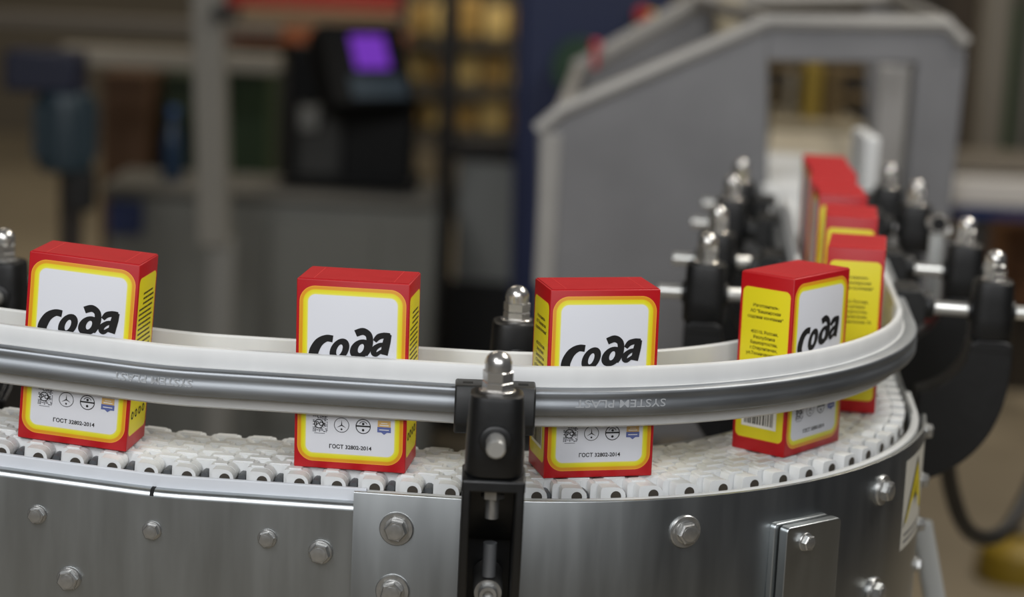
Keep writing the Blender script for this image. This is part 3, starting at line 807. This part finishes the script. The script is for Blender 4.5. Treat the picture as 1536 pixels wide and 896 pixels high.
# roof sheets leading back to a second, farther panel
YB = 3.65
back = [tuple(at_y(a, b, YB)) for a, b in ((864, 150), (866, 104), (1046, 2), (1340, -6), (1370, 20))]
MB().prism(gpoly([(864, 430), (864, 108), (1046, 6), (1136, 4), (1136, 430)], YB), YB, YB+0.012).build('rear_panel', GUARDM, gd, True, 0.003)
MB().prism(gpoly([(1300, 430), (1300, 0), (1345, -2), (1372, 22), (1372, 430)], YB), YB, YB+0.012).build('rear_panel', GUARDM, gd, True, 0.003)
bgpart('inner_post', gd, mat('beige_post', (170, 160, 136), 0.6), 1068, -4, 1104, 300, YB-0.08, 0.05, True)
bgpart('edge_strip', gd, GUARDL, 806, 200, 836, 430, YG-0.006, 0.005, False, 0, 0.002)
MB().tube(back, 0.016, 8).build('rolled_edge', GUARDL, gd, True)
for k, i in enumerate((1, 2, 3)):
    MB().tube([tuple(edge[i]), back[i]], 0.010, 8).build('roof_rib', GUARDL, gd, True)
bgpart('inner_post', gd, mat('inner_grey', (176, 174, 172), 0.6), 1316, 100, 1366, 240, YG+0.25, 0.03, True)
bgpart('inner_post', gd, mat('brown_post', (70, 60, 40), 0.7), 1136, 120, 1156, 250, YG+0.5, 0.04)
# rear frame of tunnel: uprights to floor
bgpart('leg', gd, GUARDM, 812, 300, 850, 700, YG+0.02, 0.05, True)

# transfer table and machinery seen through the opening
tt = bgthing('transfer_table', 'pale transfer table behind the end of the outgoing belt', 'table', 1215, 3.6)
p0 = path(S1); 
MB().box((p0.x+0.03, p0.y+0.20, -0.02), (0.34, 0.38, 0.02)).build('table_top', mat('pale_table', (190, 182, 164), 0.5, 0, 0.1, 8), tt, True, 0.002)
for dx in (-0.1, 0.14):
    for dy in (0.06, 0.34):
        MB().box((p0.x+dx+0.03, p0.y+dy, (FLZ-0.03)/2), (0.04, 0.04, -0.03-FLZ)).build('leg', STEEL, tt, True, 0.003)
mu = bgthing('filling_machine', 'brown and yellow filling machinery glimpsed through the guard tunnel opening', 'machine', 1230, 4.6)
DK = mat('dark_brown_steel', (52, 44, 34), 0.6, 0.2, 0.2, 8)
bgpart('cabinet', mu, DK, 1120, -60, 1420, 190, 4.9, 0.4, True)
bgpart('column', mu, mat('ochre_paint', (150, 126, 40), 0.5), 1207, 95, 1232, 180, 4.6, 0.08)
bgpart('column', mu, mat('bronze_part', (110, 92, 60), 0.5, 0.4), 1240, 100, 1262, 185, 4.6, 0.06)
bgpart('column', mu, mat('pale_pipe', (150, 142, 124), 0.4, 0.3), 1180, 110, 1192, 190, 4.6, 0.05)
bgpart('base', mu, mat('beige_steel', (150, 140, 118), 0.6), 1150, 186, 1300, 215, 4.5, 0.35)
for yy in (100, 140): bgpart('rail', mu, mat('bronze_part', (110, 92, 60), 0.5, 0.4), 1150, yy, 1300, yy+10, 4.7, 0.05)

# sensor post with ring eye, white stop plate
sp_ = thing('sensor_post', (at_y(1406, 360, 1.86).x, 1.86, -0.05), 'pale grey upright post with a ring eye beside the open side brackets', 'post')
pz = at_y(1406, 345, 1.86); 
MB().lathe([(0.0065, -0.10), (0.0065, pz.z-0.004)], 16, Matrix.Translation((pz.x, pz.y, 0))).build('post', mat('pale_grey_paint', (176, 178, 176), 0.4), sp_, True)
M = Matrix.Translation((pz.x, pz.y, pz.z+0.006)) @ Matrix.Rotation(rad(90), 4, 'X')
MB().lathe([(0.006, -0.005), (0.0092, -0.005), (0.0092, 0.005), (0.006, 0.005)], 24, M).build('ring_eye', CHROME, sp_, True)
MB().lathe([(0.0062, -0.0055), (0.0062, 0.0055)], 24, M).build('lens', BLACK, sp_, True)
MB().box((pz.x+0.002, pz.y, pz.z-0.075), (0.036, 0.018, 0.014)).build('red_clip', mat('red_clip', (150, 22, 22), 0.4), sp_, True, 0.003)
MB().box((pz.x-0.006, pz.y, -0.09), (0.036, 0.02, 0.02)).build('foot_bar', STEEL, sp_, True, 0.003)
st = thing('stop_plate', at_y(1305, 290, 2.35), 'white upright plastic plate standing beside the queued cartons', 'plate')
bx(MB(), 1294, 205, 1318, 296, 2.35, 0.10).build('plate', UHMW, st, True, 0.004)
bx(MB(), 1296, 288, 1322, 330, 2.36, 0.06).build('holder', BLACK, st, True, 0.004)

# blue cabinet column behind the guard
bl = bgthing('blue_cabinet', 'tall dark blue machine column behind the sloping guard', 'cabinet', 870, 4.4)
BLUE = mat('dark_blue_paint', (18, 33, 74), 0.5, 0, 0.1, 6)
bgpart('body', bl, BLUE, 799, -600, 1023, 700, 4.4, 0.5, True, -1.4, 0.01)
bgpart('trim_edge', bl, mat('edge_blue', (20, 30, 66), 0.5), 791, -600, 803, 700, 4.39, 0.4, True, -1.4)
gr = at_y(872, 104, 4.3)
hr = thing('hose_reel', gr, 'dark green round reel mounted on the blue column', 'reel')
M = Matrix.Translation(gr) @ Matrix.Rotation(rad(90), 4, 'X')
MB().lathe([(0.058, -0.10), (0.058, -0.09), (0.040, -0.08), (0.040, -0.02), (0.058, -0.01), (0.058, 0.0), (0.03, 0.0), (0.03, 0.01)], 28, M).build('drum', mat('green_paint', (22, 60, 34), 0.5), hr, True)
MB().lathe([(0.012, 0.01), (0.012, 0.022)], 16, M).build('hub', BLACK, hr, True)
eb = at_y(966, 22, 4.3)
es = thing('stop_button', eb, 'red and yellow emergency stop box on the blue column', 'button')
bx(MB(), 955, 18, 985, 46, 4.3, 0.09).build('box', mat('signal_yellow', (206, 172, 30), 0.5), es, True, 0.004)
MB().lathe([(0.012, 0.0), (0.012, 0.02), (0.015, 0.024), (0.015, 0.034), (0.009, 0.038)], 20, Matrix.Translation(at_y(962, 20, 4.3)) @ Matrix.Rotation(rad(90), 4, 'X')).build('push_button', mat('signal_red', (190, 24, 24), 0.4), es, True)
pb_ = at_y(893, 75, 3.62); pk = thing('red_knob', pb_, 'small red knob on top of the guard tunnel edge', 'knob')
MB().lathe([(0.005, -0.03), (0.005, 0.0), (0.009, 0.004), (0.009, 0.013), (0.006, 0.017)], 20, Matrix.Translation(pb_)).build('cap', mat('knob_red', (196, 50, 70), 0.4), pk, True)

# far right: white beam on posts with blue stripe, brown crate, grey posts
rb = bgthing('roller_bed', 'white side beam of a far conveyor with a blue strip under it', 'conveyor', 1490, 5.2)
bgpart('beam', rb, mat('white_paint', (228, 226, 224), 0.5), 1428, 272, 1640, 312, 5.2, 0.12)
bgpart('stripe', rb, mat('blue_stripe', (34, 66, 130), 0.5), 1428, 314, 1640, 330, 5.21, 0.10)
bgpart('top_bed', rb, mat('roller_grey', (120, 114, 106), 0.5, 0.3), 1428, 246, 1640, 264, 5.25, 0.3)
for px in (1450, 1600): bgpart('leg', rb, mat('leg_grey', (70, 68, 66), 0.5), px, 330, px+26, 600, 5.25, 0.05, True)
cr_ = bgthing('brown_crate', 'brown wooden crate under the far white conveyor beam', 'crate', 1530, 5.6)
WOODM = mat('crate_brown', (104, 66, 34), 0.6, 0, 0.2, 12)
bgpart('body', cr_, WOODM, 1508, 336, 1680, 470, 5.6, 0.4, False, 0, 0.004)
for yy in (340, 384, 428): bgpart('plank', cr_, WOODM, 1506, yy, 1682, yy+36, 5.585, 0.02, False)
bgpart('base', cr_, DK, 1510, 470, 1678, 600, 5.62, 0.36, True)
for i, (x0, x1, Y, col, nm) in enumerate(((1462, 1502, 6.15, (128, 124, 116), 'grey steel post behind the far white conveyor beam, thicker one'), (1528, 1545, 6.3, (100, 100, 98), 'thin grey post behind the far white conveyor beam'))):
    pt = bgthing('steel_post', nm, 'post', x0, Y)
    bgpart('upright', pt, mat('post_grey_%d' % i, col, 0.5, 0.1), x0, -80, x1, 500, Y, 0.08, True)
    bgpart('base_plate', pt, mat('post_grey_%d' % i, col, 0.5, 0.1), x0-20, 590, x1+20, 600, Y-0.05, 0.18, False).location.z = 0
gp_ = bgthing('green_partition', 'dark green partition at the far end of the hall', 'cabinet', 1515, 7.4)  # one thin green sheet, a partition without a cabinet body
bgpart('sheet', gp_, mat('dark_green', (28, 62, 34), 0.6), 1496, 0, 1620, 210, 7.4, 0.05, True)
bgpart('cap_rail', gp_, mat('leg_grey', (70, 68, 66), 0.5), 1494, -12, 1622, 4, 7.39, 0.07)
wk = bgthing('wall_cabinet', 'dark brown cabinet behind the grey posts', 'cabinet', 1450, 7.0)
bgpart('body', wk, mat('umber', (74, 62, 50), 0.6, 0, 0.2, 5), 1380, -120, 1490, 230, 7.0, 0.4, True)
bgpart('door', wk, mat('umber_d', (60, 52, 44), 0.6), 1390, -100, 1480, 220, 6.98, 0.03, False)

# left background -------------------------------------------------
cab = bgthing('control_desk', 'low light grey control desk cabinet with a dark blue plate', 'cabinet', 400, 4.5)
LG = mat('light_grey_paint', (112, 113, 108), 0.5, 0, 0.08, 6)
bgpart('body', cab, LG, 158, 300, 650, 700, 4.5, 0.26, True, 0, 0.012)
bgpart('top', cab, mat('desk_top', (104, 102, 96), 0.6), 152, 288, 654, 302, 4.48, 0.29, False, 0, 0.006)
bgpart('blue_plate', cab, mat('plate_blue', (22, 40, 86), 0.5), 162, 303, 212, 352, 4.475, 0.03, False, 0, 0.003)
bgpart('door', cab, mat('desk_door', (110, 111, 106), 0.5), 400, 330, 560, 640, 4.49, 0.02, False, 0, 0.004)
pole = bgthing('steel_post', 'light grey square post standing in front of the control desk', 'post', 318, 4.2)
PG = mat('post_light_grey', (130, 127, 119), 0.5, 0, 0.06, 6)
bgpart('upright', pole, PG, 305, -600, 353, 372, 4.2, 0.06, False, -2.6, 0.004)
bgpart('upright', pole, mat('post_lower', (128, 127, 122), 0.5), 308, 360, 346, 700, 4.21, 0.045, True, 0, 0.004)
bgpart('base_plate', pole, PG, 286, 770, 364, 778, 4.16, 0.14).location.z = 0
bgpart('fixing', pole, BLACK, 318, 10, 350, 30, 4.17, 0.03, False, 0, 0.003)
# terminal
tm = bgthing('operator_terminal', 'black operator terminal with glowing purple screen on the control desk', 'terminal', 545, 4.55)
TB = mat('terminal_black', (15, 16, 17), 0.6, spec=0.2)
tc_ = at_y(542, 96, 4.45); YT = 4.45
def tilt_box(mb, px, py, Y, w, d, h, ax, ay):
    c = at_y(px, py, Y); M = Matrix.Translation(c) @ Matrix.Rotation(rad(ay), 4, 'Z') @ Matrix.Rotation(rad(ax), 4, 'X')
    mb.box((0, 0, 0), (w, d, h), M); return mb
HT = -32
RT = 30
tilt_box(MB(), 543, 106, 4.55, 0.195, 0.07, 0.19, HT, RT).build('housing', TB, tm, True, 0.006)
def face(px, py, w, h, dd, nm, m, par=None):
    c = at_y(543, 106, 4.55); R3 = Matrix.Rotation(rad(RT), 4, 'Z') @ Matrix.Rotation(rad(HT), 4, 'X')
    dx = (px-542)/FPX*4.55; dz = -(py-97)/FPX*4.55
    M = Matrix.Translation(c) @ R3 @ Matrix.Translation((dx, -0.036-dd, dz))
    return MB().box((0, 0, 0), (w, 0.004, h), M).build(nm, m, tm, True, 0.001)
face(544, 82, 0.125, 0.110, 0.0, 'bezel', mat('bezel_grey', (24, 25, 28), 0.6, spec=0.2))
face(547, 80, 0.080, 0.078, 0.004, 'screen', mat('screen_purple', (8, 4, 16), 0.9, spec=0.0, emit=((138, 70, 214), 0.62)))
face(549, 138, 0.130, 0.052, 0.003, 'keypad', mat('keypad_blue_grey', (70, 82, 92), 0.6, spec=0.2))
bgpart('neck', tm, TB, 430, 70, 480, 276, 4.66, 0.09, False, 0, 0.006)
bgpart('lower_box', tm, TB, 512, 152, 618, 277, 4.58, 0.16, False, 0, 0.008)
bgpart('side_box', tm, mat('dull_grey_plastic', (48, 48, 45), 0.6), 444, 158, 516, 276, 4.62, 0.12, False, 0, 0.006)
bgpart('connector', tm, mat('pale_connector', (120, 120, 116), 0.5), 448, 160, 478, 196, 4.60, 0.05, False, 0, 0.004)
bgpart('base', tm, TB, 420, 271, 626, 281, 4.54, 0.22, False, 0, 0.004)
# bottle
bt = Vector((at_y(256, 288, 4.58).x, 4.60, at_y(403, 288, 4.48).z + 0.0005))
bo = thing('water_bottle', bt, 'clear blue plastic bottle on the control desk', 'bottle')
M = Matrix.Translation(bt)
MB().lathe([(0.020, 0), (0.023, 0.004), (0.023, 0.085), (0.019, 0.10), (0.010, 0.13), (0.010, 0.142)], 20, M).build('body', mat('blue_plastic', (44, 66, 92), 0.2, 0, trans=0.3), bo, True)
MB().lathe([(0.0115, 0.141), (0.0115, 0.156), (0.010, 0.158)], 18, M).build('cap', mat('cap_blue', (60, 90, 140), 0.4), bo, True)
# gear motor
gm = bgthing('gear_motor', 'teal gear motor with dark blue terminal box on a thin stand', 'motor', 100, 4.0)
TEAL = mat('teal_paint', (34, 52, 62), 0.45, 0, 0.1, 12)
mc = at_y(98, 195, 4.0)
M = Matrix.Translation((mc.x, mc.y, mc.z))
rp_ = [(0.042, -0.078), (0.052, -0.070)]
MB().lathe(rp_ + [(0.054, -0.05), (0.054, 0.055), (0.048, 0.07), (0.03, 0.078)], 28, M).build('motor_body', TEAL, gm, True)
for k in range(16):
    a = 2*math.pi*k/16
    MB().box((mc.x+0.056*math.cos(a), mc.y+0.056*math.sin(a), mc.z), (0.010, 0.004, 0.10), Matrix.Translation((mc.x, mc.y, 0)) @ Matrix.Rotation(0, 4, 'Z') @ Matrix.Translation((-mc.x, -mc.y, 0))).build('fin', TEAL, gm, True)
bgpart('terminal_box', gm, mat('navy_paint', (16, 22, 46), 0.5), 4, 78, 116, 140, 3.96, 0.10, False, 0, 0.008)
bgpart('flange', gm, mat('navy_paint', (16, 22, 46), 0.5), 74, 128, 122, 152, 3.98, 0.07, False, 0, 0.004)
MB().lathe([(0.022, FLZ+0.012), (0.022, mc.z-0.075)], 16, Matrix.Translation((mc.x+0.012, mc.y, 0))).build('stand', mat('dark_stand', (40, 34, 30), 0.6), gm, True)
bgpart('shaft_cover', gm, BLACK, 96, 258, 136, 318, 3.97, 0.06, False, 0, 0.004)
MB().lathe([(0.10, FLZ), (0.10, FLZ+0.012), (0.09, FLZ+0.014)], 24, Matrix.Translation((mc.x+0.012, mc.y, 0))).build('stand_base', BLACK, gm, True)
# horizontal beam with frame legs
hb = bgthing('beam_frame', 'long grey horizontal beam on uprights behind the control desk', 'frame', 200, 5.3)
BEAM = mat('beam_grey', (150, 144, 132), 0.5, 0, 0.08, 6)
bgpart('beam', hb, BEAM, 90, 76, 420, 104, 5.3, 0.06, False, 0, 0.004)
bgpart('upright', hb, BEAM, 100, 100, 118, 700, 5.32, 0.05, True)
bgpart('upright', hb, mat('dark_upright', (40, 38, 34), 0.6), 412, 100, 424, 700, 5.34, 0.05, True)
bgpart('upper_beam', hb, mat('beam_dim', (100, 94, 86), 0.6), -40, 28, 420, 48, 5.5, 0.08, False, 0, 0.004)
# boxes behind the desk
def stackbox(name, label, col, x0, y0, x1, y1, Y):
    t_ = bgthing(name, label, 'box', x0, Y)
    bgpart('body', t_, mat(name+'_m', col, 0.7, 0, 0.15, 10), x0, y0, x1, y1, Y, 0.35, True, 0, 0.006)
    bgpart('lid', t_, mat(name+'_lid', tuple(int(v*0.9) for v in col), 0.7), x0-2, y0-6, x1+2, y0+8, Y-0.01, 0.37, False, 0, 0.004)
stackbox('cardboard_box', 'brown cardboard box standing behind the bottle', (84, 58, 36), 152, 116, 222, 330, 5.7)
stackbox('green_bin', 'dark green bin behind the light grey post, bottle side', (30, 46, 24), 244, 118, 300, 330, 5.8)
stackbox('green_crate', 'dark green crate between the light grey post and the terminal', (32, 54, 26), 338, 110, 402, 330, 5.6)
bgshelf = bgthing('storage_rack', 'tall storage rack with red beam and stacked goods behind the terminal', 'rack', 480, 7.2)
bgpart('red_beam', bgshelf, mat('rack_red', (150, 26, 22), 0.5), 340, -14, 600, 14, 7.2, 0.10)
bgpart('cream_board', bgshelf, mat('cream_board', (196, 180, 146), 0.6), 340, 18, 605, 40, 7.25, 0.5)
bgpart('orange_beam', bgshelf, mat('rack_orange', (150, 84, 48), 0.5), 340, 44, 610, 66, 7.2, 0.10)
for px in (340, 596): bgpart('upright', bgshelf, mat('rack_post', (60, 58, 54), 0.5), px, -80, px+14, 400, 7.22, 0.08, True)
bgpart('backing', bgshelf, mat('rack_back', (64, 52, 40), 0.8), 345, 60, 600, 400, 7.7, 0.05, True)
# sacks and pallets with yellow goods
G3 = 'stacked pale sacks on the far rack'
SACK = mat('sack_cream', (206, 180, 116), 0.7, 0, 0.2, 10)
SACK2 = mat('sack_ochre', (170, 138, 76), 0.7, 0, 0.2, 10)
yr = bgthing('goods_rack', 'far rack with cream and ochre sacks behind the dark frame post', 'rack', 720, 8.0)
xa, xb = at_y(596, 130, 8.0).x, at_y(800, 130, 8.0).x
rg = random.Random(11)
for px in (592, 664, 792): bgpart('upright', yr, mat('rack_post', (60, 58, 54), 0.5), px, -90, px+10, 300, 7.98, 0.05, True)
for r_i, yy in enumerate((62, 132, 202)):
    zt = at_y(700, yy, 8.0).z
    MB().box(((xa+xb)/2, 8.38, zt-0.015), (xb-xa, 0.6, 0.03)).build('shelf', mat('rack_post', (60, 58, 54), 0.5), yr, True)
    for k in range(5):
        w = (xb-xa)/5; h = w*rg.uniform(0.8, 1.5); ev = (k+r_i) % 2
        c_ = (xa+w*(k+0.5), 8.30, zt+0.001)
        so_ = MB().box((0, 0, h/2), (w*0.86, 0.30, h)).build('goods_sack', SACK if ev else SACK2, None, False, 0.02, 40, 4); so_.location = c_
        tag(so_, ('cream' if ev else 'ochre') + ' goods sack on the ' + ('top', 'middle', 'bottom')[r_i] + ' shelf of the far rack', 'sack', G3)
fr = bgthing('frame_post', 'dark steel frame post and panel between the terminal and blue column', 'post', 668, 4.9)
bgpart('upright', fr, mat('dark_frame', (34, 30, 26), 0.5, 0.2), 665, -500, 691, 700, 4.9, 0.06, True, -0.5)
bgpart('crossbar', fr, mat('dark_frame', (34, 30, 26), 0.5, 0.2), 672, 212, 786, 240, 4.92, 0.05)
bgpart('lower_panel', fr, mat('panel_grey', (150, 152, 148), 0.6), 684, 240, 786, 428, 4.95, 0.03)
bgpart('bottom_bar', fr, mat('black_frame', (12, 12, 12), 0.6), 660, 428, 800, 500, 4.9, 0.08, True)

# right foreground: black hose, grey strut, yellow caster
hs = thing('rubber_hose', (at_y(1470, 800, 2.2).x, 2.2, FLZ), 'black rubber hose hanging in a loop below the large bracket', 'hose')
pts = [at_y(a, b, Y) for a, b, Y in ((1424, 560, 2.0), (1420, 660, 2.05), (1426, 730, 2.1), (1446, 788, 2.15), (1475, 808, 2.2), (1508, 796, 2.25), (1536, 752, 2.3), (1560, 690, 2.35), (1580, 600, 2.4))]
sm = []
for i in range(len(pts)-1):
    a, b, c, d = [pts[max(0, min(len(pts)-1, j))] for j in (i-1, i, i+1, i+2)]
    for k in range(6):
        t_ = k/6; sm.append(0.5*((2*b)+(c-a)*t_+(2*a-5*b+4*c-d)*t_*t_+(3*b-a-3*c+d)*t_**3))
MB().tube([tuple(p) for p in sm], 0.0085, 12).build('hose', mat('rubber_black', (22, 21, 20), 0.55), hs, True)
MB().tube([tuple(sm[0]), tuple(sm[0]+Vector((0, 0.02, 0.04)))], 0.012, 12).build('ferrule', ZINC, hs, True)
su = thing('stay_rod', (at_y(1390, 890, 1.62).x, 1.62, FLZ), 'pale grey slanting stay under the curved side plate', 'stay')
a_, b_ = at_y(1382, 785, 1.60), at_y(1402, 900, 1.60); d_ = (b_-a_); b_ = a_ + d_*((FLZ-a_.z)/d_.z)
MB().tube([tuple(a_), tuple(b_)], 0.0085, 14).build('tube', mat('pale_grey_paint', (176, 178, 176), 0.4), su, True)
MB().lathe([(0.022, FLZ), (0.022, FLZ+0.008), (0.012, FLZ+0.012)], 20, Matrix.Translation((b_.x, b_.y, 0))).build('foot', BLACK, su, True)
yc = at_z(1525, 845, FLZ+0.03)
ye = thing('floor_stop', (yc.x, yc.y, FLZ), 'yellow rounded floor stop on the tan floor near the hose', 'floor stop')
MB().lathe([(0.075, FLZ), (0.078, FLZ+0.03), (0.07, FLZ+0.06), (0.045, FLZ+0.08), (0.02, FLZ+0.085)], 28, Matrix.Translation((yc.x, yc.y, 0))).build('dome', mat('dull_yellow', (140, 116, 20), 0.5), ye, True)
MB().lathe([(0.018, FLZ+0.08), (0.016, FLZ+0.092), (0.006, FLZ+0.094)], 16, Matrix.Translation((yc.x, yc.y, 0))).build('fixing', BLACK, ye, True)
